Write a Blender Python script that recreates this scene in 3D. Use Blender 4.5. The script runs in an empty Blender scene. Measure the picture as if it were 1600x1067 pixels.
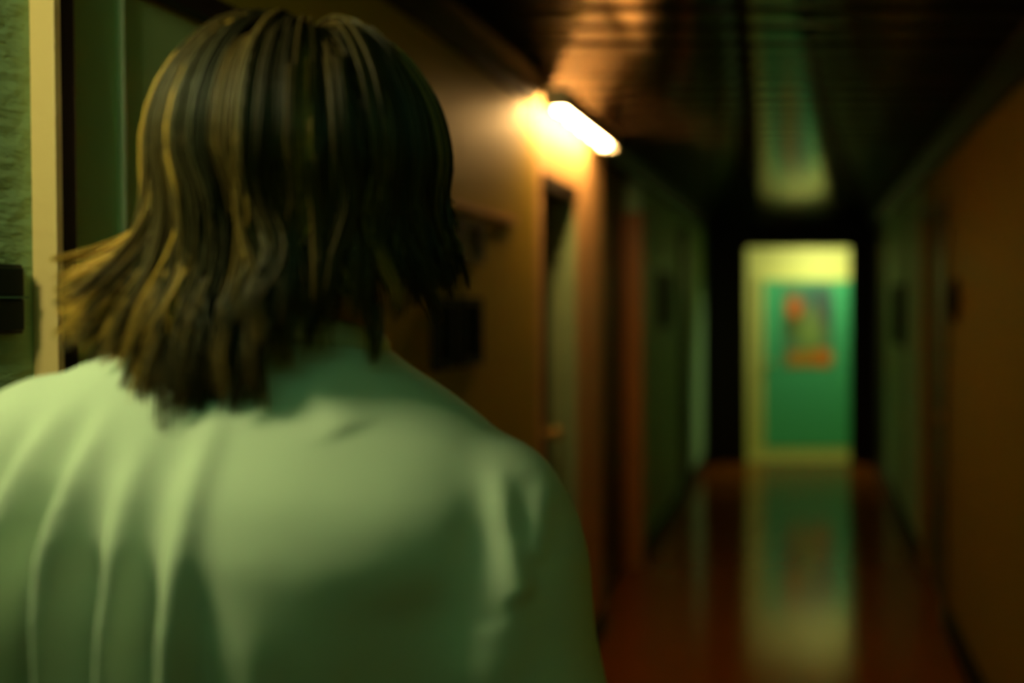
import bpy, bmesh, math, random
import numpy as np
from mathutils import Vector, Matrix, noise as mnoise

random.seed(11)
rng = np.random.default_rng(11)
scene = bpy.context.scene
C = scene.collection

# ------------------------------------------------------------------ camera
CAM_H = 1.63
cam_d = bpy.data.cameras.new('camera')
cam_d.sensor_width = 36.0
cam_d.lens = 35.0
cam_d.shift_x = -0.2856
cam_d.shift_y = -0.0228
cam_d.clip_start = 0.05
cam_d.dof.use_dof = True
cam_d.dof.focus_distance = 1.08
cam_d.dof.aperture_fstop = 1.4
cam_d.dof.aperture_blades = 0
cam = bpy.data.objects.new('camera', cam_d)
cam.location = (0, 0, CAM_H)
cam.rotation_euler = (math.radians(89.0), 0, 0)
C.objects.link(cam)
scene.camera = cam

# ------------------------------------------------------------------ world, exposure
world = bpy.data.worlds.new('world')
scene.world = world
world.use_nodes = True
world.node_tree.nodes['Background'].inputs[0].default_value = (0, 0, 0, 1)
world.node_tree.nodes['Background'].inputs[1].default_value = 0.0
vs = scene.view_settings
vs.view_transform = 'Standard'
vs.look = 'None'
vs.exposure = 0.0
vs.gamma = 1.0
vs.use_curve_mapping = False
scene.cycles.sample_clamp_indirect = 4.0
scene.cycles.use_denoising = True
scene.cycles.max_bounces = 8
scene.cycles.caustics_reflective = False
scene.cycles.caustics_refractive = False

# strength and colour of every lamp of the place
SCONCE = ((1.0, 0.98, 0.44), 40.0)        # wall sconce beside the camera, on the plaster wall
TUBE = ((0.28, 1.0, 0.45), 6.5)           # greenish tube on the ceiling behind the camera
BULB = ((1.0, 0.56, 0.19), 125.0)          # warm bulbs of the fixture down the corridor
LOBBY = ((1.0, 0.98, 0.46), 100.0)         # lamp of the lit lobby at the end


# ------------------------------------------------------------------ materials
def new_mat(name):
    m = bpy.data.materials.new(name)
    m.use_nodes = True
    nt = m.node_tree
    b = nt.nodes['Principled BSDF']
    return m, nt, b


def node(nt, kind, **kw):
    n = nt.nodes.new(kind)
    for k, v in kw.items():
        setattr(n, k, v)
    return n


def paint(name, c1, c2=None, rough=0.6, scale=4.0, spec=0.4, bump=0.0, bscale=60.0, stretch=(1, 1, 1), coat=0.0, metal=0.0, dist=0.01):
    m, nt, b = new_mat(name)
    b.inputs['Roughness'].default_value = rough
    b.inputs['Specular IOR Level'].default_value = spec
    b.inputs['Metallic'].default_value = metal
    if coat:
        b.inputs['Coat Weight'].default_value = coat
        b.inputs['Coat Roughness'].default_value = 0.12
    tc = node(nt, 'ShaderNodeTexCoord')
    mp = node(nt, 'ShaderNodeMapping')
    mp.inputs['Scale'].default_value = stretch
    nt.links.new(tc.outputs['Object'], mp.inputs['Vector'])
    nz = node(nt, 'ShaderNodeTexNoise')
    nz.inputs['Scale'].default_value = scale
    nz.inputs['Detail'].default_value = 5
    nt.links.new(mp.outputs['Vector'], nz.inputs['Vector'])
    mix = node(nt, 'ShaderNodeMix', data_type='RGBA')
    mix.inputs['A'].default_value = (*c1, 1)
    mix.inputs['B'].default_value = (*(c2 or c1), 1)
    nt.links.new(nz.outputs['Fac'], mix.inputs['Factor'])
    nt.links.new(mix.outputs['Result'], b.inputs['Base Color'])
    if bump:
        n2 = node(nt, 'ShaderNodeTexNoise')
        n2.inputs['Scale'].default_value = bscale
        n2.inputs['Detail'].default_value = 4
        nt.links.new(mp.outputs['Vector'], n2.inputs['Vector'])
        bp = node(nt, 'ShaderNodeBump')
        bp.inputs['Strength'].default_value = bump
        bp.inputs['Distance'].default_value = dist
        nt.links.new(n2.outputs['Fac'], bp.inputs['Height'])
        nt.links.new(bp.outputs['Normal'], b.inputs['Normal'])
    return m


def glow(name, col, strength):
    m, nt, b = new_mat(name)
    b.inputs['Base Color'].default_value = (0.8, 0.8, 0.75, 1)
    b.inputs['Emission Color'].default_value = (*col, 1)
    b.inputs['Emission Strength'].default_value = strength
    return m


MAT = {}
MAT['plaster'] = paint('rough_plaster', (0.36, 0.56, 0.30), (0.31, 0.49, 0.27), 0.75, 3, 0.2, 1.0, 38, (1, 0.55, 1.5), dist=0.008)
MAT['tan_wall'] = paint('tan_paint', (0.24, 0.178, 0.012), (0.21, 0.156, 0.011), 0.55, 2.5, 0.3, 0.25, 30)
MAT['left_tan_brightened'] = paint('tan_paint_brightened', (0.52, 0.38, 0.018), (0.46, 0.335, 0.016), 0.55, 2.5, 0.3, 0.25, 30)  # tan paint brightened to make up for weak grazing lamp light
MAT['light_wall'] = paint('ochre_paint', (0.80, 0.50, 0.23), (0.76, 0.47, 0.21), 0.6, 2.5, 0.3, 0.2, 30)
MAT['pale_wall'] = paint('pale_green_paint', (0.42, 0.78, 0.48), (0.38, 0.72, 0.44), 0.6, 2.5, 0.3, 0.2, 30)
MAT['dark_wood'] = paint('dark_stained_wood', (0.012, 0.008, 0.004), (0.008, 0.005, 0.003), 0.55, 6, 0.2, 0.1, 40, (1, 6, 1))
MAT['brown_door'] = paint('brown_varnished_wood', (0.12, 0.055, 0.014), (0.075, 0.035, 0.01), 0.42, 5, 0.4, 0.1, 30, (6, 6, 0.6))
MAT['orange_lit_wood'] = paint('orange_lit_varnished_wood', (0.42, 0.19, 0.035), (0.30, 0.13, 0.025), 0.45, 5, 0.4, 0.1, 30, (6, 6, 0.6))  # orange put in for lamp light on the recess jamb
MAT['cream_trim'] = paint('cream_gloss_paint', (0.92, 0.66, 0.30), (0.88, 0.62, 0.28), 0.45, 6, 0.4, 0.15, 50)
MAT['bead'] = paint('pale_bead_paint', (0.85, 0.95, 0.68), None, 0.35)
MAT['green_door'] = paint('grey_green_door_paint', (0.66, 0.88, 0.46), (0.62, 0.83, 0.43), 0.5, 4, 0.4, 0.08, 30)
MAT['ceiling'] = paint('lacquered_board', (0.016, 0.009, 0.005), (0.010, 0.006, 0.003), 0.12, 5, 0.5, 0.04, 20, (0.5, 6, 1), dist=0.004)
MAT['floor'] = paint('polished_red_brown_wood', (0.25, 0.070, 0.004), (0.18, 0.050, 0.003), 0.14, 4, 0.28, 0.06, 14, (0.5, 5, 1), dist=0.004)
MAT['black'] = paint('void_black', (0.004, 0.004, 0.004), None, 0.8)
MAT['lobby_floor'] = paint('pale_ochre_tile', (0.34, 0.33, 0.08), (0.28, 0.27, 0.07), 0.5, 6)
MAT['lobby_wall'] = paint('lobby_cream_paint', (0.76, 0.80, 0.32), (0.72, 0.76, 0.30), 0.6, 3)
MAT['teal'] = paint('teal_gloss_paint', (0.075, 0.54, 0.30), (0.068, 0.50, 0.28), 0.4, 3, 0.4)
MAT['brass'] = paint('worn_brass', (0.75, 0.55, 0.18), (0.6, 0.42, 0.12), 0.35, 10, 0.5, metal=1.0)
MAT['black_plastic'] = paint('black_switch_plastic', (0.010, 0.022, 0.016), (0.008, 0.018, 0.013), 0.35, 10)
MAT['switch_edge'] = paint('grey_switch_line', (0.10, 0.22, 0.15), None, 0.35)
MAT['white_metal'] = paint('white_lamp_metal', (0.8, 0.78, 0.66), None, 0.35)
MAT['dark_print'] = paint('dark_green_print', (0.010, 0.026, 0.014), (0.006, 0.014, 0.008), 0.85, 7, 0.05)
MAT['skin'] = paint('skin', (0.52, 0.32, 0.20), (0.48, 0.28, 0.17), 0.5, 8)
MAT['denim'] = paint('dark_denim', (0.02, 0.026, 0.045), (0.014, 0.018, 0.03), 0.85, 60, 0.1, 0.2, 300)
MAT['shoe'] = paint('black_canvas', (0.02, 0.02, 0.02), (0.03, 0.03, 0.03), 0.7, 20)
MAT['sole'] = paint('white_rubber', (0.6, 0.6, 0.55), None, 0.6)
MAT['shirt'] = paint('white_cotton', (0.66, 0.74, 0.60), (0.62, 0.70, 0.56), 0.85, 5, 0.15, 0.15, 500, dist=0.002)
MAT['eye'] = paint('eye_white', (0.8, 0.8, 0.76), None, 0.2)
MAT['iris'] = paint('brown_iris', (0.05, 0.03, 0.015), None, 0.2)
MAT['lips'] = paint('lips', (0.40, 0.17, 0.13), None, 0.45)


def hair_material():
    m, nt, b = new_mat('brown_blond_hair')
    b.inputs['Roughness'].default_value = 0.42
    b.inputs['Specular IOR Level'].default_value = 0.38
    at = node(nt, 'ShaderNodeAttribute')
    at.attribute_name = 'lock'
    rp = node(nt, 'ShaderNodeValToRGB')
    e = rp.color_ramp.elements
    e[0].position, e[0].color = 0.0, (0.020, 0.016, 0.006, 1)
    e[1].position, e[1].color = 1.0, (0.72, 0.40, 0.06, 1)
    mid = rp.color_ramp.elements.new(0.55)
    mid.color = (0.085, 0.048, 0.010, 1)
    nt.links.new(at.outputs['Fac'], rp.inputs['Fac'])
    nt.links.new(rp.outputs['Color'], b.inputs['Base Color'])
    return m


MAT['hair'] = hair_material()
MAT['hair_dark'] = paint('hair_underlayer', (0.012, 0.010, 0.004), None, 0.8, spec=0.1)


# ------------------------------------------------------------------ object helpers
def tag(o, label=None, cat=None, group=None, kind=None):
    if label:
        o['label'] = label
    if cat:
        o['category'] = cat
    if group:
        o['group'] = group
    if kind:
        o['kind'] = kind
    return o


def empty(name, loc=(0, 0, 0), rz=0.0, parent=None):
    o = bpy.data.objects.new(name, None)
    o.location = loc
    o.rotation_euler = (0, 0, rz)
    o.empty_display_size = 0.1
    C.objects.link(o)
    if parent:
        o.parent = parent
    return o


def link(name, me, mat, parent=None, smooth=False):
    o = bpy.data.objects.new(name, me)
    if mat is not None and len(me.materials) == 0:
        me.materials.append(MAT[mat] if isinstance(mat, str) else mat)
    if smooth:
        me.polygons.foreach_set('use_smooth', [True] * len(me.polygons))
    C.objects.link(o)
    if parent:
        o.parent = parent
    return o


def add_box(bm, x0, x1, y0, y1, z0, z1):
    x0, x1 = min(x0, x1), max(x0, x1)
    y0, y1 = min(y0, y1), max(y0, y1)
    vs_ = [bm.verts.new(p) for p in ((x0, y0, z0), (x1, y0, z0), (x1, y1, z0), (x0, y1, z0),
                                     (x0, y0, z1), (x1, y0, z1), (x1, y1, z1), (x0, y1, z1))]
    for f in ((3, 2, 1, 0), (4, 5, 6, 7), (0, 1, 5, 4), (1, 2, 6, 5), (2, 3, 7, 6), (3, 0, 4, 7)):
        bm.faces.new([vs_[i] for i in f])


def box_mesh(name, boxes, bevel=0.0):
    bm = bmesh.new()
    for b in boxes:
        add_box(bm, *b)
    if bevel:
        bmesh.ops.bevel(bm, geom=list(bm.edges), offset=bevel, segments=2, affect='EDGES', profile=0.6)
    me = bpy.data.meshes.new(name)
    bm.to_mesh(me)
    bm.free()
    return me


def boxes(name, bl, mat, parent=None, bevel=0.0):
    return link(name, box_mesh(name, bl, bevel), mat, parent)


def struct(name, bl, mat, parent=None, bevel=0.0):
    o = boxes(name, bl, mat, parent, bevel)
    if parent is None:
        o['kind'] = 'structure'
    return o


def ring_mesh(name, rings, closed_caps=True):
    """rings: list of lists of points of equal length -> tube mesh"""
    n = len(rings[0])
    verts = [p for r in rings for p in r]
    faces = []
    for i in range(len(rings) - 1):
        for j in range(n):
            k = (j + 1) % n
            faces.append((i * n + j, i * n + k, (i + 1) * n + k, (i + 1) * n + j))
    if closed_caps:
        faces.append(tuple(range(n - 1, -1, -1)))
        faces.append(tuple((len(rings) - 1) * n + j for j in range(n)))
    return verts, faces


def mesh_from(name, parts):
    V, F = [], []
    for v, f in parts:
        o = len(V)
        V.extend(v)
        F.extend([tuple(i + o for i in ff) for ff in f])
    me = bpy.data.meshes.new(name)
    me.from_pydata([tuple(p) for p in V], [], F)
    bm = bmesh.new()
    bm.from_mesh(me)
    bmesh.ops.recalc_face_normals(bm, faces=bm.faces)
    bm.to_mesh(me)
    bm.free()
    me.update()
    return me


def tube(points, radii, n=16, flat=None, round_ends=True):
    """tube along a polyline; radii scalars or (a, b) pairs; flat = preferred 'a' axis"""
    P = [Vector(p) for p in points]
    R = [(r, r) if not isinstance(r, (tuple, list)) else r for r in radii]
    if round_ends:
        d0 = (P[0] - P[1]).normalized()
        d1 = (P[-1] - P[-2]).normalized()
        pre, prer, post, postr = [], [], [], []
        for s in (0.95, 0.75, 0.4):
            c = math.sqrt(1 - s * s)
            m0 = min(R[0]); m1 = min(R[-1])
            pre.append(P[0] + d0 * m0 * s); prer.append((R[0][0] * c, R[0][1] * c))
            post.append(P[-1] + d1 * m1 * s); postr.append((R[-1][0] * c, R[-1][1] * c))
        P = pre + P + post[::-1]
        R = prer + R + postr[::-1]
    ref = Vector(flat) if flat else Vector((1, 0, 0))
    rings = []
    for i, p in enumerate(P):
        t = (P[min(i + 1, len(P) - 1)] - P[max(i - 1, 0)]).normalized()
        u = ref - t * ref.dot(t)
        if u.length < 1e-3:
            u = Vector((0, 1, 0)) - t * t.y
        u.normalize()
        v = t.cross(u)
        a, b = R[i]
        rings.append([tuple(p + u * a * math.cos(2 * math.pi * k / n) + v * b * math.sin(2 * math.pi * k / n)) for k in range(n)])
    return ring_mesh('t', rings)


def vloft(sections, n=40, e=2.0):
    """sections (z, cx, cy, a, b): horizontal superellipse rings"""
    rings = []
    for (z, cx, cy, a, b) in sections:
        r = []
        for k in range(n):
            th = 2 * math.pi * k / n
            c, s = math.cos(th), math.sin(th)
            r.append((cx + a * math.copysign(abs(c) ** (2 / e), c), cy + b * math.copysign(abs(s) ** (2 / e), s), z))
        rings.append(r)
    return ring_mesh('l', rings)


def ellipsoid(c, r, nu=20, nv=12):
    rings = []
    for i in range(1, nv):
        a = math.pi * i / nv
        rings.append([(c[0] + r[0] * math.sin(a) * math.cos(2 * math.pi * k / nu), c[1] + r[1] * math.sin(a) * math.sin(2 * math.pi * k / nu), c[2] + r[2] * math.cos(a)) for k in range(nu)])
    v, f = ring_mesh('e', rings, False)
    v.append((c[0], c[1], c[2] + r[2])); v.append((c[0], c[1], c[2] - r[2]))
    t, bt = len(v) - 2, len(v) - 1
    for k in range(nu):
        k2 = (k + 1) % nu
        f.append((t, k2, k))
        o = (nv - 2) * nu
        f.append((bt, o + k, o + k2))
    return v, f


def fuse(name, parts, voxel, smooth_iter=4):
    """union of closed shapes as one continuous surface; returns a mesh"""
    me = mesh_from(name + '_src', parts)
    o = bpy.data.objects.new(name + '_src', me)
    C.objects.link(o)
    md = o.modifiers.new('r', 'REMESH')
    md.mode = 'VOXEL'
    md.voxel_size = voxel
    sm = o.modifiers.new('s', 'SMOOTH')
    sm.factor = 0.5
    sm.iterations = smooth_iter
    dg = bpy.context.evaluated_depsgraph_get()
    out = bpy.data.meshes.new_from_object(o.evaluated_get(dg))
    out.name = name
    bpy.data.objects.remove(o)
    bpy.data.meshes.remove(me)
    return out


def get_co(me):
    a = np.empty(len(me.vertices) * 3)
    me.vertices.foreach_get('co', a)
    return a.reshape(-1, 3)


def set_co(me, a):
    me.vertices.foreach_set('co', a.ravel())
    me.update()


def normals(me):
    a = np.empty(len(me.vertices) * 3)
    me.vertices.foreach_get('normal', a)
    return a.reshape(-1, 3)


# ------------------------------------------------------------------ the setting
XL, XR = -1.0, 0.72
H = 2.42
YB, YE = -3.0, 10.0        # corridor from behind the camera to the end wall
YD = 11.0                  # lobby back wall
T = 0.18                   # wall thickness
HEAD = 2.09                # door heads

# floor: dark base with transverse boards
floor = struct('floor', [(XL - 0.3, XR + 0.3, YB - 0.2, YE, -0.12, -0.012)], 'black')
pw = 0.16
y = YB
plank_me = box_mesh('plank', [(XL - 0.12, XR + 0.05, 0.0015, pw - 0.0015, -0.012, 0.0)])
plank_me.materials.append(MAT['floor'])
k = 0
while y < YE - 0.1:
    p = link('plank', plank_me, None, floor)
    p.location = (0, y, -random.random() * 0.0008)
    p.rotation_euler = (random.uniform(-0.001, 0.001), 0, 0)
    y += pw
lobby_floor = struct('floor', [(-1.3, 1.3, YE + 0.045, YD + 0.1, -0.12, 0.0)], 'lobby_floor')

# ceiling: dark base with lacquered cross boards, each slightly crowned
ceiling = struct('ceiling', [(XL - 0.3, XR + 0.3, YB - 0.2, YD + 0.2, H + 0.014, H + 0.12)], 'black')


def board_mesh(w, sag):
    bm = bmesh.new()
    nseg = 8
    prof = []
    for i in range(nseg + 1):
        t = i / nseg
        prof.append((0.020 + t * (w - 0.040), -sag * (1 - (2 * t - 1) ** 2)))
    prof = [(0.020, 0.016)] + prof + [(w - 0.020, 0.016)]
    a = [bm.verts.new((XL - 0.05, q[0], q[1])) for q in prof]
    b = [bm.verts.new((XR + 0.05, q[0], q[1])) for q in prof]
    for i in range(len(prof) - 1):
        bm.faces.new((a[i], a[i + 1], b[i + 1], b[i])).smooth = True
    bm.faces.new((a[-1], a[0], b[0], b[-1]))
    bm.faces.new(a[::-1]); bm.faces.new(b)
    bmesh.ops.recalc_face_normals(bm, faces=bm.faces)
    me = bpy.data.meshes.new('board')
    bm.to_mesh(me); bm.free()
    me.materials.append(MAT['ceiling'])
    return me


bw = 0.19
bmeshes = [board_mesh(bw, s) for s in (0.0003, 0.0005, 0.0007)]
y = YB
i = 0
while y < YE - 0.05:
    p = link('board', bmeshes[i % 3], None, ceiling)
    p.location = (0, y, H)
    p.rotation_euler = (random.uniform(-0.004, 0.004), 0, 0)
    y += bw
    i += 1

# left wall, seen from near to far
CUT1 = (1.33, 2.22)
CUT2 = (3.80, 4.36)
struct('wall_left', [(XL - T, XL, YB, CUT1[0], 0, H)], 'plaster')
struct('wall_left', [(XL - T, XL, CUT1[0], CUT1[1], HEAD, H), (XL - T, XL, CUT1[1], 3.72, 0, H)], 'left_tan_brightened')
struct('wall_left', [(XL - T, XL, 3.72, CUT2[0], 0, H), (XL - T, XL, CUT2[0], CUT2[1], HEAD, H), (XL - T, XL, CUT2[1], 4.92, 0, H)], 'light_wall')
struct('wall_left', [(XL - T, XL - 0.09, 4.92, 6.08, HEAD + 0.06, H)], 'tan_wall')
struct('wall_left', [(XL - T, XL, 6.08, YE, 0, H)], 'pale_wall')
# right wall
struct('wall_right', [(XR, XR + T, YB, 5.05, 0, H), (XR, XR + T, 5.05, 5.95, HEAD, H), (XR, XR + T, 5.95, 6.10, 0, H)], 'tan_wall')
struct('wall_right', [(XR, XR + T, 6.10, 8.75, 0, H)], 'pale_wall')
struct('wall_right', [(XR, XR + T, 8.75, YE, 0, H)], 'dark_wood')
struct('wall_back', [(XL - T, XR + T, YB - 0.15, YB, 0, H)], 'tan_wall')
# end wall with the tall opening to the lit lobby
OX0, OX1, OZ = -0.585, 0.455, 2.165
struct('wall_end', [(XL - T, OX0, YE, YE + 0.12, 0, H), (OX1, XR + T, YE, YE + 0.12, 0, H), (OX0, OX1, YE, YE + 0.12, OZ, H)], 'dark_wood')
tr = struct('trim_1', [(OX0 - 0.07, OX0, YE - 0.02, YE, 0, OZ + 0.07), (OX1, OX1 + 0.07, YE - 0.02, YE, 0, OZ + 0.07), (OX0, OX1, YE - 0.02, YE, OZ, OZ + 0.07)], 'dark_wood', None)
# lobby shell
struct('wall_lobby', [(-1.3, 1.3, YD, YD + 0.1, 0, H + 0.014)], 'lobby_wall')
struct('wall_lobby', [(-1.3, -1.2, YE + 0.12, YD, 0, H + 0.014)], 'lobby_wall')
struct('wall_lobby', [(1.2, 1.3, YE + 0.12, YD, 0, H + 0.014)], 'lobby_wall')
struct('wall_lobby', [(-1.2, XL - T, YE, YE + 0.12, 0, H + 0.014), (XR + T, 1.2, YE, YE + 0.12, 0, H + 0.014)], 'lobby_wall')

# crown moulding and baseboards
def crown(name, x, sgn, y0, y1):
    bm = bmesh.new()
    pr = [(0, H), (0.095, H), (0.095, H - 0.012), (0.06, H - 0.03), (0.03, H - 0.06), (0.022, H - 0.075), (0, H - 0.075)]
    a = [bm.verts.new((x + sgn * q[0], y0, q[1])) for q in pr]
    b = [bm.verts.new((x + sgn * q[0], y1, q[1])) for q in pr]
    n = len(pr)
    for i_ in range(n):
        bm.faces.new((a[i_], a[(i_ + 1) % n], b[(i_ + 1) % n], b[i_]))
    bm.faces.new(a); bm.faces.new(b[::-1])
    bmesh.ops.recalc_face_normals(bm, faces=bm.faces)
    me = bpy.data.meshes.new(name)
    bm.to_mesh(me); bm.free()
    o = link(name, me, 'dark_wood')
    o['kind'] = 'structure'


crown('trim_2', XL, 1, YB, 3.60)
crown('trim_3', XL, 1, 4.92, YE - 0.02)
crown('trim_4', XR, -1, YB, YE - 0.02)


def base(name, x, sgn, spans):
    struct(name, [(x, x + sgn * 0.018, a, b, 0, 0.11) for a, b in spans] + [(x, x + sgn * 0.028, a, b, 0, 0.03) for a, b in spans], 'dark_wood')


base('baseboard_left', XL, 1, [(YB, 1.29), (2.27, 3.75), (4.41, 4.92), (6.12, 8.0), (8.5, YE - 0.02)])
base('baseboard_right', XR, -1, [(YB, 4.98), (6.02, YE - 0.02)])


# ------------------------------------------------------------------ doors
def panel_door(name, x, sgn, y0, y1, z1, mat, panels, bead=None, thick=0.035):
    """leaf standing in the plane x, its face towards sgn; panels are (y0, y1, z0, z1) frames"""
    d = empty(name, (x, (y0 + y1) / 2, 0))
    d['kind'] = 'structure'
    yc = (y0 + y1) / 2
    boxes('leaf', [(-sgn * thick, 0, y0 - yc, y1 - yc, 0.006, z1)], mat, d)
    for (a, b, c, e) in panels:
        a, b = a - yc, b - yc
        w = 0.012
        boxes('panel_moulding', [(0, sgn * 0.010, a, a + w, c, e), (0, sgn * 0.010, b - w, b, c, e),
                                 (0, sgn * 0.010, a + w, b - w, c, c + w), (0, sgn * 0.010, a + w, b - w, e - w, e)], bead or mat, d)
        boxes('panel', [(0, sgn * 0.004, a + 0.05, b - 0.05, c + 0.05, e - 0.05)], mat, d, 0.0015)
    return d


def casing(d, x, sgn, y0, y1, head, w, proud, mats, loc):
    """three casing boards round an opening, children of the door"""
    ox, oy, oz = loc
    for (a, b, c, e, mt) in ((y0 - w, y0, 0, head + w, mats[0]), (y1, y1 + w, 0, head + w, mats[1]), (y0, y1, head, head + w, mats[2])):
        boxes('casing', [(x - ox, x + sgn * proud - ox, a - oy, b - oy, c, e)], mt, d, 0.002)


def knob(d, loc, sgn):
    ox, oy, oz = d.location
    x, y_, z = loc[0] - ox, loc[1] - oy, loc[2]
    m = mesh_from('door_knob', [tube([(x, y_, z), (x + sgn * 0.03, y_, z)], [0.011, 0.009], 12, (0, 1, 0)),
                                ellipsoid((x + sgn * 0.05, y_, z), (0.022, 0.030, 0.030), 16, 10),
                                tube([(x, y_, z), (x + sgn * 0.006, y_, z)], [0.03, 0.03], 20, (0, 1, 0), False)])
    return link('door_knob', m, 'brass', d, True)


# door 1, close to the camera on the left
d1 = panel_door('door_1', XL - 0.005, 1, CUT1[0] + 0.002, CUT1[1] - 0.002, HEAD - 0.003, 'green_door',
                [])
boxes('bead', [(0, 0.011, 1.460 - d1.location.y, 1.465 - d1.location.y, 0.006, HEAD - 0.004)], 'bead', d1, 0.001)
l1 = d1.location
boxes('casing', [(XL - l1.x, XL + 0.030 - l1.x, 1.303 - l1.y, CUT1[0] - l1.y, 0, HEAD + 0.04)], 'dark_wood', d1, 0.002)  # dark wood puts grazing-light shade into the casing front
boxes('casing_edge', [(XL - l1.x, XL + 0.032 - l1.x, 1.290 - l1.y, 1.3025 - l1.y, 0, HEAD + 0.055)], 'cream_trim', d1, 0.002)  # cream kept only on the casing edge that faces the lamps
boxes('casing', [(XL - l1.x, XL + 0.031 - l1.x, CUT1[1] - l1.y, CUT1[1] + 0.04 - l1.y, 0, HEAD + 0.04)], 'brown_door', d1, 0.002)
boxes('casing', [(XL - l1.x, XL + 0.031 - l1.x, CUT1[0] + 0.0005 - l1.y, CUT1[1] - 0.0005 - l1.y, HEAD, HEAD + 0.04)], 'dark_wood', d1, 0.002)
knob(d1, (XL - 0.005, 2.15, 1.05), 1)
# door 2, under the lit fixture
d2 = panel_door('door_2', XL - 0.115, 1, CUT2[0] + 0.002, CUT2[1] - 0.002, HEAD - 0.003, 'dark_wood',
                [(3.88, 4.28, 1.2, 1.98), (3.88, 4.28, 0.2, 1.05)])
boxes('jamb', [(XL - 0.114 - d2.location.x, XL - 0.001 - d2.location.x, CUT2[1] - 0.012 - d2.location.y, CUT2[1] - 0.001 - d2.location.y, 0.0, HEAD - 0.02)], 'plaster', d2)
boxes('head_board', [(XL - 0.114 - d2.location.x, XL + 0.012 - d2.location.x, CUT2[0] - d2.location.y, CUT2[1] - 0.013 - d2.location.y, HEAD - 0.025, HEAD + 0.03)], 'dark_wood', d2)
knob(d2, (XL - 0.115, 4.27, 1.06), 1)
# door 3, the wide brown recess past the fixture
d3 = panel_door('door_3', XL - 0.10, 1, 4.925, 6.075, HEAD + 0.055, 'brown_door',
                [(5.02, 5.45, 0.2, 1.95), (5.55, 5.98, 0.2, 1.95)])
boxes('jamb', [(XL - 0.098 - d3.location.x, XL + 0.015 - d3.location.x, 6.055 - d3.location.y, 6.12 - d3.location.y, 0.0, HEAD + 0.08)], 'orange_lit_wood', d3, 0.002)  # jamb coloured orange for the lamp light on its near face
# door 4 in the right wall
d4 = panel_door('door_4', XR + 0.03, -1, 5.052, 5.948, HEAD - 0.003, 'brown_door', [(5.15, 5.85, 1.1, 1.95), (5.15, 5.85, 0.2, 0.95)])
casing(d4, XR, -1, 5.05, 5.95, HEAD, 0.07, 0.02, ('brown_door', 'orange_lit_wood', 'brown_door'), d4.location)
knob(d4, (XR + 0.03, 5.13, 1.03), -1)
# door 5, teal door of the lobby with its poster
d5 = empty('door_5', (0.03, YD, 0))
d5['kind'] = 'structure'
boxes('leaf', [(-0.48, 0.48, -0.04, -0.002, 0.01, 1.855)], 'teal', d5, 0.004)
boxes('casing', [(-0.53, -0.48, -0.05, -0.001, 0, 1.905)], 'lobby_wall', d5, 0.003)
boxes('casing', [(0.48, 0.53, -0.05, -0.001, 0, 1.905)], 'lobby_wall', d5, 0.003)
boxes('casing', [(-0.48, 0.48, -0.05, -0.001, 1.856, 1.905)], 'lobby_wall', d5, 0.003)
m = mesh_from('door_knob', [tube([(-0.42, -0.04, 0.95), (-0.42, -0.075, 0.95)], [0.012, 0.010], 12, (1, 0, 0)), ellipsoid((-0.42, -0.09, 0.95), (0.03, 0.022, 0.03))])
link('door_knob', m, 'brass', d5, True)

# dark timber post between the pale wall bays on the left
struct('trim_5', [(XL, XL + 0.035, 8.02, 8.48, 0, HEAD + 0.15)], 'dark_wood', None, 0.003)


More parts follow.
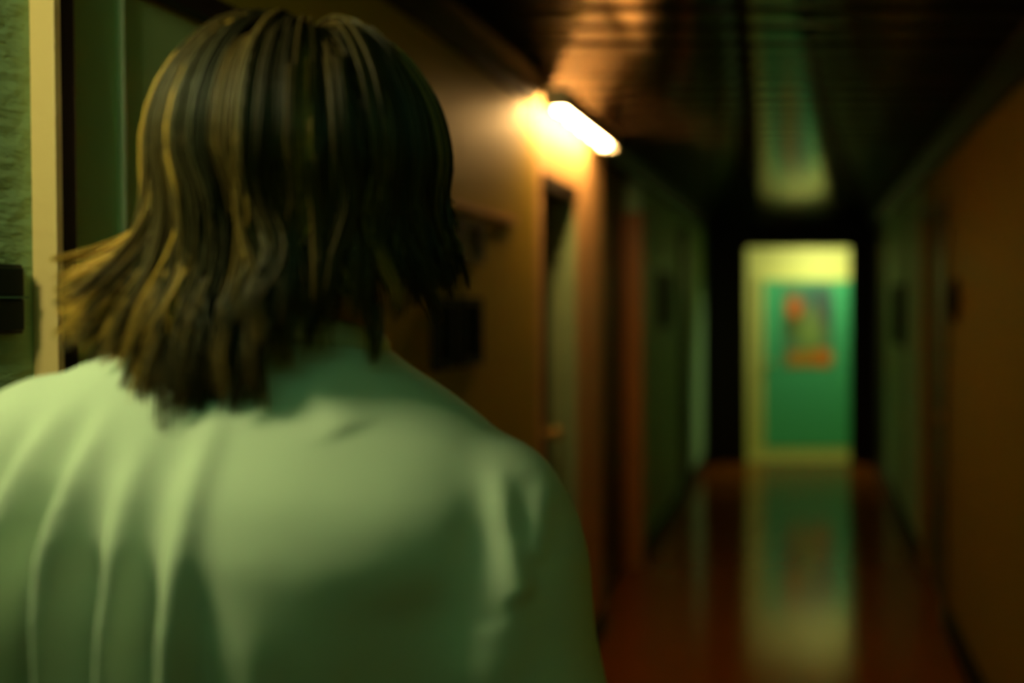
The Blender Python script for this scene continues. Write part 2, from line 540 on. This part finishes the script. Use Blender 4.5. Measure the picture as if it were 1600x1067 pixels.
# ------------------------------------------------------------------ poster on the teal door
def poster_material():
    m, nt, b = new_mat('poster_print')
    b.inputs['Roughness'].default_value = 0.5
    tc = node(nt, 'ShaderNodeTexCoord')
    sp = node(nt, 'ShaderNodeSeparateXYZ')
    nt.links.new(tc.outputs['Object'], sp.inputs[0])

    def mth(op, a, b_=None):
        n = node(nt, 'ShaderNodeMath', operation=op)
        for i_, v in enumerate((a, b_)):
            if v is None:
                continue
            if isinstance(v, (int, float)):
                n.inputs[i_].default_value = v
            else:
                nt.links.new(v, n.inputs[i_])
        return n.outputs[0]
    X, Z = sp.outputs['X'], sp.outputs['Z']

    def blob(cx, cz, rx, rz, soft=0.35):
        dx = mth('DIVIDE', mth('SUBTRACT', X, cx), rx)
        dz = mth('DIVIDE', mth('SUBTRACT', Z, cz), rz)
        d = mth('SQRT', mth('ADD', mth('MULTIPLY', dx, dx), mth('MULTIPLY', dz, dz)))
        mr = node(nt, 'ShaderNodeMapRange')
        mr.inputs['From Min'].default_value = 1.0 + soft
        mr.inputs['From Max'].default_value = 1.0 - soft
        nt.links.new(d, mr.inputs['Value'])
        return mr.outputs[0]

    def rect(x0, x1, z0, z1):
        a = mth('MULTIPLY', mth('GREATER_THAN', X, x0), mth('LESS_THAN', X, x1))
        c = mth('MULTIPLY', mth('GREATER_THAN', Z, z0), mth('LESS_THAN', Z, z1))
        return mth('MULTIPLY', a, c)
    cur = None

    def over(mask, col):
        nonlocal cur
        mx = node(nt, 'ShaderNodeMix', data_type='RGBA')
        if cur is None:
            mx.inputs['A'].default_value = (0.09, 0.26, 0.17, 1)
        else:
            nt.links.new(cur, mx.inputs['A'])
        mx.inputs['B'].default_value = (*col, 1)
        nt.links.new(mask, mx.inputs['Factor'])
        cur = mx.outputs['Result']
    over(blob(0.10, 0.30, 0.16, 0.15), (0.05, 0.16, 0.16))
    over(blob(0.17, 0.12, 0.09, 0.26), (0.07, 0.10, 0.13))
    over(blob(-0.12, 0.02, 0.14, 0.16), (0.06, 0.11, 0.035))
    over(blob(0.02, -0.08, 0.15, 0.20), (0.22, 0.36, 0.11))
    over(blob(0.05, 0.12, 0.06, 0.12), (0.20, 0.30, 0.12))
    over(blob(-0.155, 0.215, 0.085, 0.115), (0.62, 0.13, 0.012))
    over(rect(-0.23, 0.24, -0.43, -0.27), (0.52, 0.26, 0.025))
    over(blob(0.16, -0.335, 0.10, 0.09), (0.72, 0.20, 0.012))
    nt.links.new(cur, b.inputs['Base Color'])
    return m


MAT['poster'] = poster_material()
po = empty('poster', (0.045, YD - 0.041, 1.345))
tag(po, 'printed poster with orange spot and orange lower band on teal door', 'poster')
boxes('sheet', [(-0.29, 0.27, -0.004, 0, -0.455, 0.475)], 'poster', po)
for sx, sz in ((-0.27, 0.455), (0.25, 0.455), (-0.27, -0.435), (0.25, -0.435)):
    link('tack', mesh_from('tack', [ellipsoid((sx, -0.005, sz), (0.008, 0.004, 0.008), 10, 6)]), 'brass', po, True)

# ------------------------------------------------------------------ lamps
# warm fixture with bare bulbs in the corner of ceiling and left wall
fx = empty('light_fixture', (-0.905, 4.03, 2.362))
tag(fx, 'glowing warm light bar with bare bulbs under the ceiling above door', 'light')
boxes('added_hood', [(-0.044, 0.044, -0.40, 0.56, 0.034, 0.040), (0.041, 0.044, -0.40, 0.56, -0.038, 0.034)], 'white_metal', fx)  # hood and lip added to keep bulb light off ceiling and right wall
boxes('end_plate', [(-0.044, 0.044, -0.406, -0.4005, -0.034, 0.040)], 'white_metal', fx)
boxes('end_plate', [(-0.044, 0.044, 0.5605, 0.566, -0.034, 0.040)], 'white_metal', fx)
boxes('bracket', [(-0.095, -0.0445, -0.33, -0.30, 0.026, 0.040)], 'white_metal', fx)
boxes('bracket', [(-0.095, -0.0445, 0.42, 0.45, 0.026, 0.040)], 'white_metal', fx)
MAT['bulb'] = glow('warm_bulb_glass', *BULB)
for by in (-0.30, -0.10, 0.10, 0.29, 0.48):
    hd = link('bulb_holder', mesh_from('bulb_holder', [tube([(0, by, 0.0339), (0, by, 0.016)], [0.014, 0.014], 14, None, False)]), 'white_metal', fx, True)
    link('bulb', mesh_from('bulb', [ellipsoid((0, by, -0.006), (0.031, 0.031, 0.032), 16, 10)]), 'bulb', hd, True)

# lobby lamp: round opal ceiling lamp behind the lintel
ll = empty('ceiling_lamp', (0.20, 10.285, H))
tag(ll, 'round opal ceiling lamp of the lit lobby beyond the opening', 'lamp')
link('lamp_base', mesh_from('lamp_base', [tube([(0, 0, 0.0), (0, 0, -0.03)], [0.15, 0.15], 32, None, False)]), 'white_metal', ll)
MAT['lobby_glow'] = glow('lobby_opal_glass', *LOBBY)
link('shade', mesh_from('shade', [ellipsoid((0, 0, -0.035), (0.13, 0.13, 0.05), 28, 12)]), 'lobby_glow', ll, True)

# sconce on the plaster wall beside the camera
sc_ = empty('wall_sconce', (XL, 0.45, 2.03))
tag(sc_, 'frosted glass sconce on the rough plaster wall', 'lamp')
link('back_plate', mesh_from('back_plate', [tube([(0, 0, 0), (0.02, 0, 0)], [0.06, 0.06], 24, (0, 1, 0), False)]), 'brass', sc_)
link('arm', mesh_from('arm', [tube([(0.02, 0, 0), (0.07, 0, 0), (0.10, 0, 0.02)], [0.009, 0.009, 0.012], 12, (0, 1, 0))]), 'brass', sc_, True)
MAT['sconce_glow'] = glow('sconce_frosted_glass', *SCONCE)
link('shade', mesh_from('shade', [ellipsoid((0.14, 0, 0.11), (0.10, 0.10, 0.10), 28, 16)]), 'sconce_glow', sc_, True)

# greenish tube on the ceiling behind the camera
tb = empty('tube_lamp', (-0.15, -0.12, H - 0.005))
tag(tb, 'greenish fluorescent tube lamp on the dark board ceiling', 'lamp')
boxes('housing', [(-0.6, 0.6, -0.04, 0.04, -0.05, 0)], 'white_metal', tb, 0.003)
MAT['tube_glow'] = glow('green_tube_glass', *TUBE)
link('tube', mesh_from('tube', [tube([(-0.57, 0, -0.075), (0.57, 0, -0.075)], [0.018, 0.018], 16, (0, 1, 0))]), 'tube_glow', tb, True)

# ------------------------------------------------------------------ things on the walls
sw = empty('light_switch', (XL, 1.215, 1.632))
tag(sw, 'black double light switch on rough plaster beside cream door casing', 'switch')
boxes('plate', [(0, 0.010, -0.048, 0.048, -0.044, 0.044)], 'black_plastic', sw, 0.003)
boxes('rocker', [(0.010, 0.016, -0.042, 0.042, 0.004, 0.039)], 'black_plastic', sw, 0.002)
boxes('rocker', [(0.010, 0.016, -0.042, 0.042, -0.039, 0.000)], 'black_plastic', sw, 0.002)
boxes('gap_line', [(0.010, 0.018, -0.046, 0.046, 0.0012, 0.0034)], 'switch_edge', sw)


def frame_on_wall(name, label, x, sgn, y0, y1, z0, z1, mat='dark_print', fm='dark_wood', w=0.022, split=False, group=None):
    yc, zc = (y0 + y1) / 2, (z0 + z1) / 2
    o = empty(name, (x, yc, zc))
    tag(o, label, 'picture', group)
    a, b, c, e = y0 - yc, y1 - yc, z0 - zc, z1 - zc
    boxes('frame', [(0, sgn * 0.02, a, a + w, c, e), (0, sgn * 0.02, b - w, b, c, e), (0, sgn * 0.02, a + w, b - w, c, c + w), (0, sgn * 0.02, a + w, b - w, e - w, e)], fm, o)
    boxes('print', [(sgn * 0.002, sgn * 0.010, a + w, b - w, c + w, e - w)], mat, o)
    return o


frame_on_wall('picture_frame', 'narrow dark picture hanging low on brown wall, nearer to the person', XL, 1, 2.66, 2.80, 1.44, 1.64)
frame_on_wall('picture_frame', 'narrow dark picture hanging low on brown wall, nearer to lit door', XL, 1, 2.86, 3.04, 1.44, 1.64)
frame_on_wall('picture_frame', 'dim brown picture hanging high on brown wall under the ledge', XL, 1, 2.86, 3.06, 1.74, 1.87, 'brown_door', 'brown_door')
lg = boxes('wall_ledge', [(XL, XL + 0.016, 2.80, 3.42, 1.893, 1.912)], 'light_wall', None, 0.002)
tag(lg, 'thin wooden ledge on brown wall above the dark pictures', 'ledge')
frame_on_wall('picture_frame', 'dark upright picture on pale green wall past the lit door', XL, 1, 6.82, 7.36, 1.44, 1.83)
frame_on_wall('picture_frame', 'tall dark picture on pale green wall near dark end wall', XR, -1, 7.1, 7.95, 1.30, 1.75)
orn = empty('wall_ornament', (XR, 4.70, 1.63))
tag(orn, 'small black oval ornament on the orange brown wall', 'ornament')
link('body', mesh_from('body', [ellipsoid((-0.012, 0, 0), (0.028, 0.075, 0.10), 24, 14)]), 'black', orn, True)
link('rim', mesh_from('rim', [tube([(0, 0.085 * math.cos(t), 0.11 * math.sin(t)) for t in np.linspace(0, 2 * math.pi, 33)], [0.008] * 33, 8, (1, 0, 0), False)]), 'dark_wood', orn, True)


# ------------------------------------------------------------------ the person, seen from behind
PX, PY = -0.44, 0.85
person = empty('person', (PX, PY, 0))
tag(person, 'person in loose white t-shirt with shoulder-length brown hair walking away', 'person')
YAW = math.radians(9)
TILT = 0.165


def sm(a, b, x):
    t = np.clip((x - a) / (b - a), 0, 1)
    return t * t * (3 - 2 * t)


def pose(co):
    """upper body: one shoulder raised, torso turned a little"""
    co = co.copy()
    w = sm(0.95, 1.40, co[:, 2]) * (1 - sm(1.58, 1.66, co[:, 2]))
    co[:, 2] -= TILT * w * np.clip(co[:, 0], -0.3, 0.3)
    ang = YAW * sm(0.9, 1.35, co[:, 2]) * (1 - sm(1.58, 1.68, co[:, 2]))
    c, s = np.cos(ang), np.sin(ang)
    x, y_ = co[:, 0].copy(), co[:, 1].copy()
    co[:, 0] = c * x - s * y_
    co[:, 1] = s * x + c * y_
    return co


HX, HY, HZ = 0.006, 0.03, 1.735     # head centre, local


def arm_parts(s):
    pts = [(s * 0.17, 0, 1.465), (s * 0.192, -0.005, 1.34), (s * 0.24, -0.01, 1.19), (s * 0.268, 0.02, 1.05), (s * 0.27, 0.06, 0.93)]
    parts = [tube(pts, [0.056, 0.048, 0.042, 0.038, 0.028], 18)]
    w = Vector(pts[-1])
    # palm faces the thigh: flat in y-z
    pc = w + Vector((s * 0.0, 0.022, -0.065))
    parts.append(tube([w, w + Vector((0, 0.012, -0.035)), pc, pc + Vector((0, 0.010, -0.03))], [(0.018, 0.026), (0.015, 0.036), (0.014, 0.041), (0.013, 0.040)], 16, (1, 0, 0)))
    k0 = pc + Vector((0, 0.010, -0.03))
    for q, (off, ln) in enumerate(((0.030, 0.078), (0.010, 0.088), (-0.011, 0.082), (-0.031, 0.064))):
        b0 = k0 + Vector((0, off, -0.004 - abs(off) * 0.08))
        p1 = b0 + Vector((-s * 0.006, 0.010, -ln * 0.42))
        p2 = p1 + Vector((-s * 0.014, 0.008, -ln * 0.30))
        p3 = p2 + Vector((-s * 0.016, 0.004, -ln * 0.22))
        parts.append(tube([b0 + Vector((0, -0.003, 0.015)), b0, p1, p2, p3], [0.0085, 0.009, 0.0085, 0.0078, 0.0068], 10))
    t0 = w + Vector((-s * 0.006, 0.034, -0.035))
    t1 = t0 + Vector((-s * 0.014, 0.028, -0.030))
    t2 = t1 + Vector((-s * 0.010, 0.012, -0.030))
    t3 = t2 + Vector((-s * 0.006, 0.004, -0.022))
    parts.append(tube([t0, t1, t2, t3], [0.013, 0.0115, 0.0098, 0.008], 10))
    return parts


LEGS = []          # (hip, knee, ankle, toe direction)
LEGS.append(((0.10, 0.0, 0.92), (0.105, 0.13, 0.50), (0.11, 0.20, 0.085)))
LEGS.append(((-0.10, 0.0, 0.92), (-0.105, 0.02, 0.49), (-0.11, -0.22, 0.10)))

body = [vloft([(0.86, 0, 0, 0.06, 0.05), (0.90, 0, 0, 0.165, 0.11), (1.0, 0, 0, 0.165, 0.115), (1.12, 0, 0.0, 0.145, 0.10), (1.28, 0, 0, 0.165, 0.112),
               (1.40, 0, 0, 0.175, 0.11), (1.48, 0, 0.0, 0.165, 0.085), (1.53, 0, 0.005, 0.11, 0.065), (1.56, 0, 0.01, 0.066, 0.058)], 32),
        vloft([(1.52, 0, 0.005, 0.062, 0.06), (1.58, 0.002, 0.012, 0.056, 0.056), (1.64, 0.006, 0.022, 0.054, 0.056), (1.69, 0.01, 0.03, 0.05, 0.05)], 24),
        ellipsoid((HX, HY + 0.00, HZ + 0.015), (0.076, 0.096, 0.108), 28, 18),
        vloft([(HZ - 0.125, HX, HY + 0.055, 0.022, 0.022), (HZ - 0.115, HX, HY + 0.050, 0.036, 0.038), (HZ - 0.08, HX, HY + 0.035, 0.054, 0.058), (HZ - 0.03, HX, HY + 0.02, 0.064, 0.074), (HZ + 0.02, HX, HY + 0.01, 0.068, 0.084)], 24),
        # nose, brow, lips, ears
        tube([(HX, HY + 0.086, HZ + 0.012), (HX, HY + 0.100, HZ - 0.020), (HX, HY + 0.106, HZ - 0.036)], [0.009, 0.011, 0.014], 12),
        tube([(HX - 0.04, HY + 0.078, HZ + 0.022), (HX, HY + 0.088, HZ + 0.024), (HX + 0.04, HY + 0.078, HZ + 0.022)], [0.009, 0.011, 0.009], 12, (0, 0, 1)),
        tube([(HX - 0.076, HY - 0.005, HZ + 0.02), (HX - 0.084, HY - 0.012, HZ + 0.0), (HX - 0.074, HY - 0.002, HZ - 0.035)], [(0.007, 0.016), (0.008, 0.019), (0.006, 0.011)], 12),
        tube([(HX + 0.076, HY - 0.005, HZ + 0.02), (HX + 0.084, HY - 0.012, HZ + 0.0), (HX + 0.074, HY - 0.002, HZ - 0.035)], [(0.007, 0.016), (0.008, 0.019), (0.006, 0.011)], 12)]
for s in (-1, 1):
    body += arm_parts(s)
for hp, kn, an in LEGS:
    body.append(tube([hp, ((hp[0] + kn[0]) / 2, (hp[1] + kn[1]) / 2, 0.70), kn, (kn[0], (kn[1] * 2 + an[1]) / 3 - 0.015, 0.36), an], [0.085, 0.075, 0.055, 0.053, 0.036], 18))
    body.append(tube([(an[0], an[1] - 0.02, an[2] - 0.035), (an[0], an[1] + 0.08, an[2] - 0.045), (an[0], an[1] + 0.16, 0.035)], [0.032, (0.036, 0.026), (0.034, 0.015)], 14))
bme = fuse('body', body, 0.0055, 3)
set_co(bme, pose(get_co(bme)))
link('body', bme, 'skin', person, True)
for s in (-1, 1):
    e = link('eye', mesh_from('eye', [ellipsoid((HX + s * 0.031, HY + 0.074, HZ + 0.004), (0.0125, 0.0125, 0.0115), 16, 10)]), 'eye', person, True)
    link('iris', mesh_from('iris', [ellipsoid((HX + s * 0.031, HY + 0.084, HZ + 0.004), (0.006, 0.004, 0.006), 12, 8)]), 'iris', e, True)
link('mouth', mesh_from('mouth', [tube([(HX - 0.024, HY + 0.083, HZ - 0.065), (HX - 0.008, HY + 0.091, HZ - 0.062), (HX + 0.008, HY + 0.091, HZ - 0.062), (HX + 0.024, HY + 0.083, HZ - 0.065)], [0.003, 0.006, 0.006, 0.003], 10, (0, 0, 1))]), 'lips', person, True)

# trousers and shoes
tr_parts = [vloft([(0.80, 0, 0, 0.10, 0.09), (0.86, 0, 0, 0.175, 0.125), (0.93, 0, 0, 0.178, 0.13), (1.03, 0, 0, 0.172, 0.122)], 32)]
for hp, kn, an in LEGS:
    tr_parts.append(tube([(hp[0], hp[1], 0.90), ((hp[0] + kn[0]) / 2, (hp[1] + kn[1]) / 2, 0.70), kn, (kn[0], (kn[1] * 2 + an[1]) / 3 - 0.01, 0.36), (an[0], an[1] - 0.005, an[2] + 0.045)], [0.098, 0.092, 0.080, 0.078, 0.075], 22, None, False))
tme = fuse('trousers', tr_parts, 0.008, 4)
link('trousers', tme, 'denim', person, True)
for hp, kn, an in LEGS:
    x, y_, z0 = an[0], an[1], max(0.0, an[2] - 0.085)
    up = fuse('shoe', [tube([(x, y_ - 0.045, z0 + 0.052), (x, y_ + 0.03, z0 + 0.055), (x, y_ + 0.12, z0 + 0.045), (x, y_ + 0.185, z0 + 0.034)], [(0.038, 0.045), (0.040, 0.045), (0.045, 0.034), (0.040, 0.022)], 18),
                       tube([(x, y_ - 0.01, z0 + 0.06), (x, y_ - 0.012, z0 + 0.13)], [0.044, 0.045], 18, None, False)], 0.006, 3)
    so = link('shoe', up, 'shoe', person, True)
    link('sole', mesh_from('sole', [vloft([(z0 + 0.001, x, y_ + 0.075, 0.045, 0.145), (z0 + 0.022, x, y_ + 0.075, 0.047, 0.148)], 28, 2.6)]), 'sole', so)

# the t-shirt: torso and sleeves as one cloth surface, then real folds
shirt = [vloft([(0.84, 0, 0.006, 0.205, 0.142), (0.90, 0, 0.006, 0.205, 0.142), (1.0, 0, 0.006, 0.200, 0.136), (1.2, 0, 0.004, 0.192, 0.126), (1.31, 0, -0.002, 0.192, 0.128), (1.38, 0, -0.010, 0.200, 0.134), (1.44, 0, -0.014, 0.204, 0.130),
                (1.48, 0, -0.012, 0.200, 0.116), (1.52, 0, -0.004, 0.186, 0.092), (1.55, 0, 0.002, 0.160, 0.076), (1.572, 0, 0.006, 0.122, 0.070), (1.590, 0, 0.010, 0.085, 0.066), (1.602, 0, 0.012, 0.070, 0.063)], 48, 2.25)]
for s in (-1, 1):
    shirt.append(tube([(s * 0.165, 0, 1.472), (s * 0.177, -0.002, 1.44), (s * 0.182, -0.004, 1.36), (s * 0.198, -0.006, 1.27), (s * 0.246, -0.008, 1.17)],
                      [(0.070, 0.080), (0.071, 0.085), (0.070, 0.088), (0.071, 0.088), (0.074, 0.090)], 26))
for s in (-1, 1):
    shirt.append(ellipsoid((s * 0.165, -0.035, 1.39), (0.060, 0.080, 0.10), 24, 16))
sme = fuse('t_shirt', shirt, 0.0055, 45)
co = get_co(sme)
nr = normals(sme)


def seg_dist(u, z, poly):
    best = np.full(u.shape, 9.0)
    along = np.zeros(u.shape)
    tot = 0.0
    L = [math.dist(poly[i], poly[i + 1]) for i in range(len(poly) - 1)]
    S = sum(L)
    sgn = np.zeros(u.shape)
    for i in range(len(poly) - 1):
        a, b = poly[i], poly[i + 1]
        d = (b[0] - a[0], b[1] - a[1])
        l2 = d[0] ** 2 + d[1] ** 2
        t = np.clip(((u - a[0]) * d[0] + (z - a[1]) * d[1]) / l2, 0, 1)
        dist = np.hypot(u - a[0] - t * d[0], z - a[1] - t * d[1])
        cr = (u - a[0]) * d[1] - (z - a[1]) * d[0]
        better = dist < best
        best = np.where(better, dist, best)
        sgn = np.where(better, np.sign(cr), sgn)
        along = np.where(better, (tot + t * L[i]) / S, along)
        tot += L[i]
    return best, along, sgn


back = sm(-0.02, -0.07, co[:, 1]) if False else np.clip((-co[:, 1] - 0.0) / 0.06, 0, 1)
u, zz = co[:, 0], co[:, 2]
FOLDS = [   # amplitude, width at the top, width at the foot, path (sideways, height) on the back
    (0.016, 0.009, 0.012, [(-0.022, 1.545), (-0.024, 1.46), (-0.036, 1.34), (-0.04, 1.20), (-0.04, 1.0)]),
    (-0.032, 0.014, 0.020, [(-0.046, 1.52), (-0.052, 1.44), (-0.066, 1.33), (-0.075, 1.15), (-0.08, 0.95)]),
    (0.008, 0.007, 0.009, [(-0.066, 1.51), (-0.074, 1.43), (-0.088, 1.33), (-0.10, 1.15), (-0.10, 0.95)]),
    (-0.026, 0.012, 0.018, [(-0.084, 1.51), (-0.096, 1.43), (-0.112, 1.33), (-0.12, 1.15)]),
    (0.010, 0.007, 0.009, [(-0.100, 1.53), (-0.120, 1.43), (-0.136, 1.33), (-0.145, 1.2)]),
    (-0.028, 0.011, 0.018, [(-0.116, 1.53), (-0.142, 1.43), (-0.160, 1.33), (-0.17, 1.2)]),
    (0.011, 0.008, 0.011, [(-0.136, 1.53), (-0.166, 1.43), (-0.182, 1.33), (-0.19, 1.2)]),
    (-0.014, 0.009, 0.013, [(-0.160, 1.51), (-0.190, 1.41), (-0.205, 1.30)]),
    (-0.008, 0.010, 0.016, [(-0.002, 1.45), (-0.008, 1.40), (-0.014, 1.33), (-0.02, 1.15), (-0.01, 0.95)]),
    (0.004, 0.010, 0.014, [(0.022, 1.42), (0.020, 1.36), (0.018, 1.30), (0.02, 1.1)]),
    (-0.007, 0.012, 0.020, [(0.045, 1.39), (0.042, 1.34), (0.040, 1.2), (0.05, 1.0)]),
    (0.004, 0.010, 0.014, [(0.070, 1.38), (0.068, 1.33), (0.066, 1.2), (0.07, 1.0)]),
    (0.010, 0.07, 0.07, [(0.050, 1.490), (0.100, 1.475)]),
    (-0.018, 0.06, 0.065, [(0.130, 1.39), (0.115, 1.31), (0.11, 1.2)]),
    (0.008, 0.009, 0.010, [(0.178, 1.520), (0.190, 1.46), (0.200, 1.42)]),
    (0.005, 0.009, 0.010, [(0.216, 1.520), (0.210, 1.48), (0.206, 1.45)]),
    (-0.004, 0.014, 0.014, [(0.155, 1.50), (0.170, 1.45), (0.182, 1.40)]),
    (0.005, 0.020, 0.018, [(0.03, 1.575), (0.055, 1.555), (0.07, 1.53)]),
]
disp = np.zeros(len(co))
for amp, w0, w1, poly in FOLDS:
    d, t, sg = seg_dist(u, zz, poly)
    w = w0 + (w1 - w0) * t
    fade = np.minimum(1, np.minimum(t / 0.30 + 0.05, (1 - t) / 0.12 + 0.15))
    if w0 >= 0.05:
        fade = 1.0
    disp += amp * np.exp(-(d / w) ** 2) * fade * back
# loose wavy hang of the lower cloth all the way round
th = np.arctan2(co[:, 1], co[:, 0])
low = sm(1.40, 0.95, zz) if False else np.clip((1.42 - zz) / 0.4, 0, 1)
disp += low * 0.008 * np.sin(th * 9 + 3 * np.sin(zz * 5)) * (1 - 0.6 * back)
nz = np.array([mnoise.noise(Vector((p[0] * 9, p[1] * 9, p[2] * 5))) for p in co])
disp += 0.0035 + 0.003 * nz
co = co + nr * disp[:, None]
set_co(sme, pose(co))
so = link('t_shirt', sme, 'shirt', person, True)
so['label'] = 'loose white cotton t-shirt'
# ribbed collar
col_pts = []
for t in np.linspace(0, 2 * math.pi, 41):
    col_pts.append((0.001 + 0.071 * math.cos(t), 0.012 + 0.064 * math.sin(t), 1.600 - 0.012 * math.sin(t)))
cme = mesh_from('collar', [tube(col_pts, [(0.006, 0.010)] * 41, 10, (1, 0, 0), False)])
set_co(cme, pose(get_co(cme)))
link('collar', cme, 'shirt', so, True)

# ------------------------------------------------------------------ hair: locks of strands flowing from the crown
RX, RY, RZ = 0.094, 0.107, 0.114
HC = np.array([HX + 0.0, HY - 0.005, HZ + 0.012])
PH = np.radians([-180, -140, -110, -85, -60, -30, 0, 25, 50, 80, 100, 140, 180])
LEN = np.array([0.05, 0.12, 0.17, 0.19, 0.205, 0.22, 0.205, 0.155, 0.125, 0.12, 0.115, 0.10, 0.05])
FLR = np.array([0.0, 0.045, 0.095, 0.098, 0.075, 0.030, 0.000, -0.012, -0.006, 0.010, 0.010, 0.005, 0.0])


def strand_path(phi, a0, off, L, flare, wob, n=18):
    """polyline from the scalp point (phi, a0 from the crown) over the head and down"""
    arc = max(0.0, (math.pi / 2 - a0)) * 0.118
    tot = arc + L
    pts = []
    for i_ in range(n + 1):
        s = tot * i_ / n
        if s < arc:
            a = a0 + s / 0.118
            d = 0.0
        else:
            a = max(math.pi / 2, a0)
            d = s - arc
        lift = off * min(1.0, s / 0.05 + 0.25)
        pe = phi
        if abs(phi) > 1.85:      # fringe parted to both sides of the face
            pe = phi - math.copysign((abs(phi) - 1.85) * min(1.0, max(0.0, s - 0.02) / 0.09), phi)
        sx, cy_ = math.sin(pe), -math.cos(pe)
        r = math.sin(a) if a < math.pi / 2 else 1.0
        q = d / max(L, 1e-4)
        out = flare * q ** 1.6
        tuck = -0.022 * math.sin(min(1, q * 1.2) * math.pi) * max(0.25, 1.0 - abs(phi + 0.1) / 1.1)
        wv = wob[0] * math.sin(wob[1] + q * wob[2]) * min(1, d / 0.05)
        tx, ty = -cy_, sx
        X = HC[0] + sx * (RX + lift) * r + sx * (out + tuck) + tx * wv
        Y = HC[1] + cy_ * (RY + lift) * r + cy_ * (0.5 * out + tuck) + ty * wv * 0.6
        zc = math.cos(a) if a < math.pi / 2 else 0.0
        if a0 > math.pi / 2:
            zc = math.cos(a0)
            r0 = math.sin(a0)
            X = HC[0] + sx * (RX + lift) * (r0 + (1 - r0) * q) + sx * (out + tuck) + tx * wv
            Y = HC[1] + cy_ * (RY + lift) * (r0 + (1 - r0) * q) + cy_ * (0.5 * out + tuck) + ty * wv * 0.6
        Z = HC[2] + (RZ + lift) * zc - d * (1 - 0.35 * abs(flare) / 0.1 * q)
        Z += wob[3] * q * q
        pts.append((X, Y, Z))
    return np.array(pts)


V, F, LK = [], [], []


def add_strand(pts, r, shade):
    n = len(pts)
    base_i = len(V)
    t = np.gradient(pts, axis=0)
    t /= np.linalg.norm(t, axis=1)[:, None] + 1e-9
    ref = np.array([0.31, -0.87, 0.4])
    uu = np.cross(t, ref)
    uu /= np.linalg.norm(uu, axis=1)[:, None] + 1e-9
    vv = np.cross(t, uu)
    for i_ in range(n):
        rr = r * (1.0 if i_ < n * 0.75 else max(0.12, 1 - (i_ / (n - 1) - 0.75) / 0.27))
        for k_ in range(3):
            a = 2 * math.pi * k_ / 3
            V.append(tuple(pts[i_] + rr * (math.cos(a) * uu[i_] + math.sin(a) * vv[i_])))
            LK.append(shade)
    for i_ in range(n - 1):
        for k_ in range(3):
            k2 = (k_ + 1) % 3
            F.append((base_i + i_ * 3 + k_, base_i + i_ * 3 + k2, base_i + (i_ + 1) * 3 + k2, base_i + (i_ + 1) * 3 + k_))


NL = 410
for li in range(NL):
    phi = random.uniform(-math.pi, math.pi)
    if random.random() < 0.35:
        phi = random.gauss(-0.9, 0.7)
    if li > 330:
        phi = random.gauss(-1.65, 0.32)
    if random.random() < 0.15:
        a0 = random.uniform(1.5, 2.15)
    else:
        a0 = random.uniform(0.03, 1.5)
    if abs(phi) > 2.3 and a0 > 1.0:
        a0 = random.uniform(0.1, 0.9)
    layer = random.random()
    L = np.interp(phi, PH, LEN) * random.uniform(0.72, 1.08)
    fl = np.interp(phi, PH, FLR)
    fl = fl * random.uniform(0.35, 1.15) + random.uniform(-0.006, 0.010)
    if a0 > 1.5:
        L *= 0.85
        fl *= 0.6
    off = 0.015 * layer + (0.007 * max(0, 1.2 - a0))
    wob = (random.uniform(0.002, 0.012), random.uniform(0, 6.28), random.uniform(2.5, 6.0), random.uniform(-0.01, 0.012))
    lockshade = min(1, max(0, random.gauss(0.30, 0.26) + (0.42 if phi < -1.0 else 0.18 if phi < -0.5 else 0.0)))  # left locks lightened to gold for the sconce light on that side
    spread = random.uniform(0.045, 0.10)
    guide = strand_path(phi, a0, off, L, fl, wob)
    for si in range(17):
        ph2 = phi + random.gauss(0, spread)
        a2 = max(0.02, a0 + random.gauss(0, 0.06))
        o2 = off + random.gauss(0, 0.0025)
        pts = strand_path(ph2, a2, o2, L * random.uniform(0.86, 1.05), fl + random.gauss(0, 0.006), (wob[0] * random.uniform(0.7, 1.3), wob[1] + random.gauss(0, 0.25), wob[2], wob[3]))
        g = np.linspace(0, 1, len(pts))[:, None] ** 1.5 * 0.65
        pts = pts * (1 - g) + guide * g
        add_strand(pts, random.uniform(0.0009, 0.0017), min(1, max(0, lockshade + random.gauss(0, 0.08))))

hme = bpy.data.meshes.new('hair')
hme.from_pydata(V, [], F)
at = hme.attributes.new('lock', 'FLOAT', 'POINT')
at.data.foreach_set('value', LK)
hme.update()
hair = link('hair', hme, 'hair', person, True)
hair['kind'] = 'stuff'
hair['label'] = 'shoulder-length brown hair with golden strands, lit tone added on the left, swept sideways'
cap = fuse('scalp', [ellipsoid(tuple(HC + np.array([0, -0.008, 0.0])), (RX - 0.006, RY - 0.014, RZ - 0.004), 30, 18),
                     vloft([(HZ - 0.10, HX, HY - 0.035, 0.062, 0.045), (HZ - 0.03, HX, HY - 0.025, 0.086, 0.075), (HZ + 0.02, HX, HY - 0.01, 0.09, 0.09)], 24)], 0.008, 3)
cc = get_co(cap)
# keep the face clear: hairline pulled back
fr = (cc[:, 1] > HY + 0.055) & (cc[:, 2] < HZ + 0.075)
cc[fr, 1] = HY + 0.055 + 0.1 * (cc[fr, 1] - HY - 0.055)
set_co(cap, cc)
link('hair_underlayer', cap, 'hair_dark', hair, True)
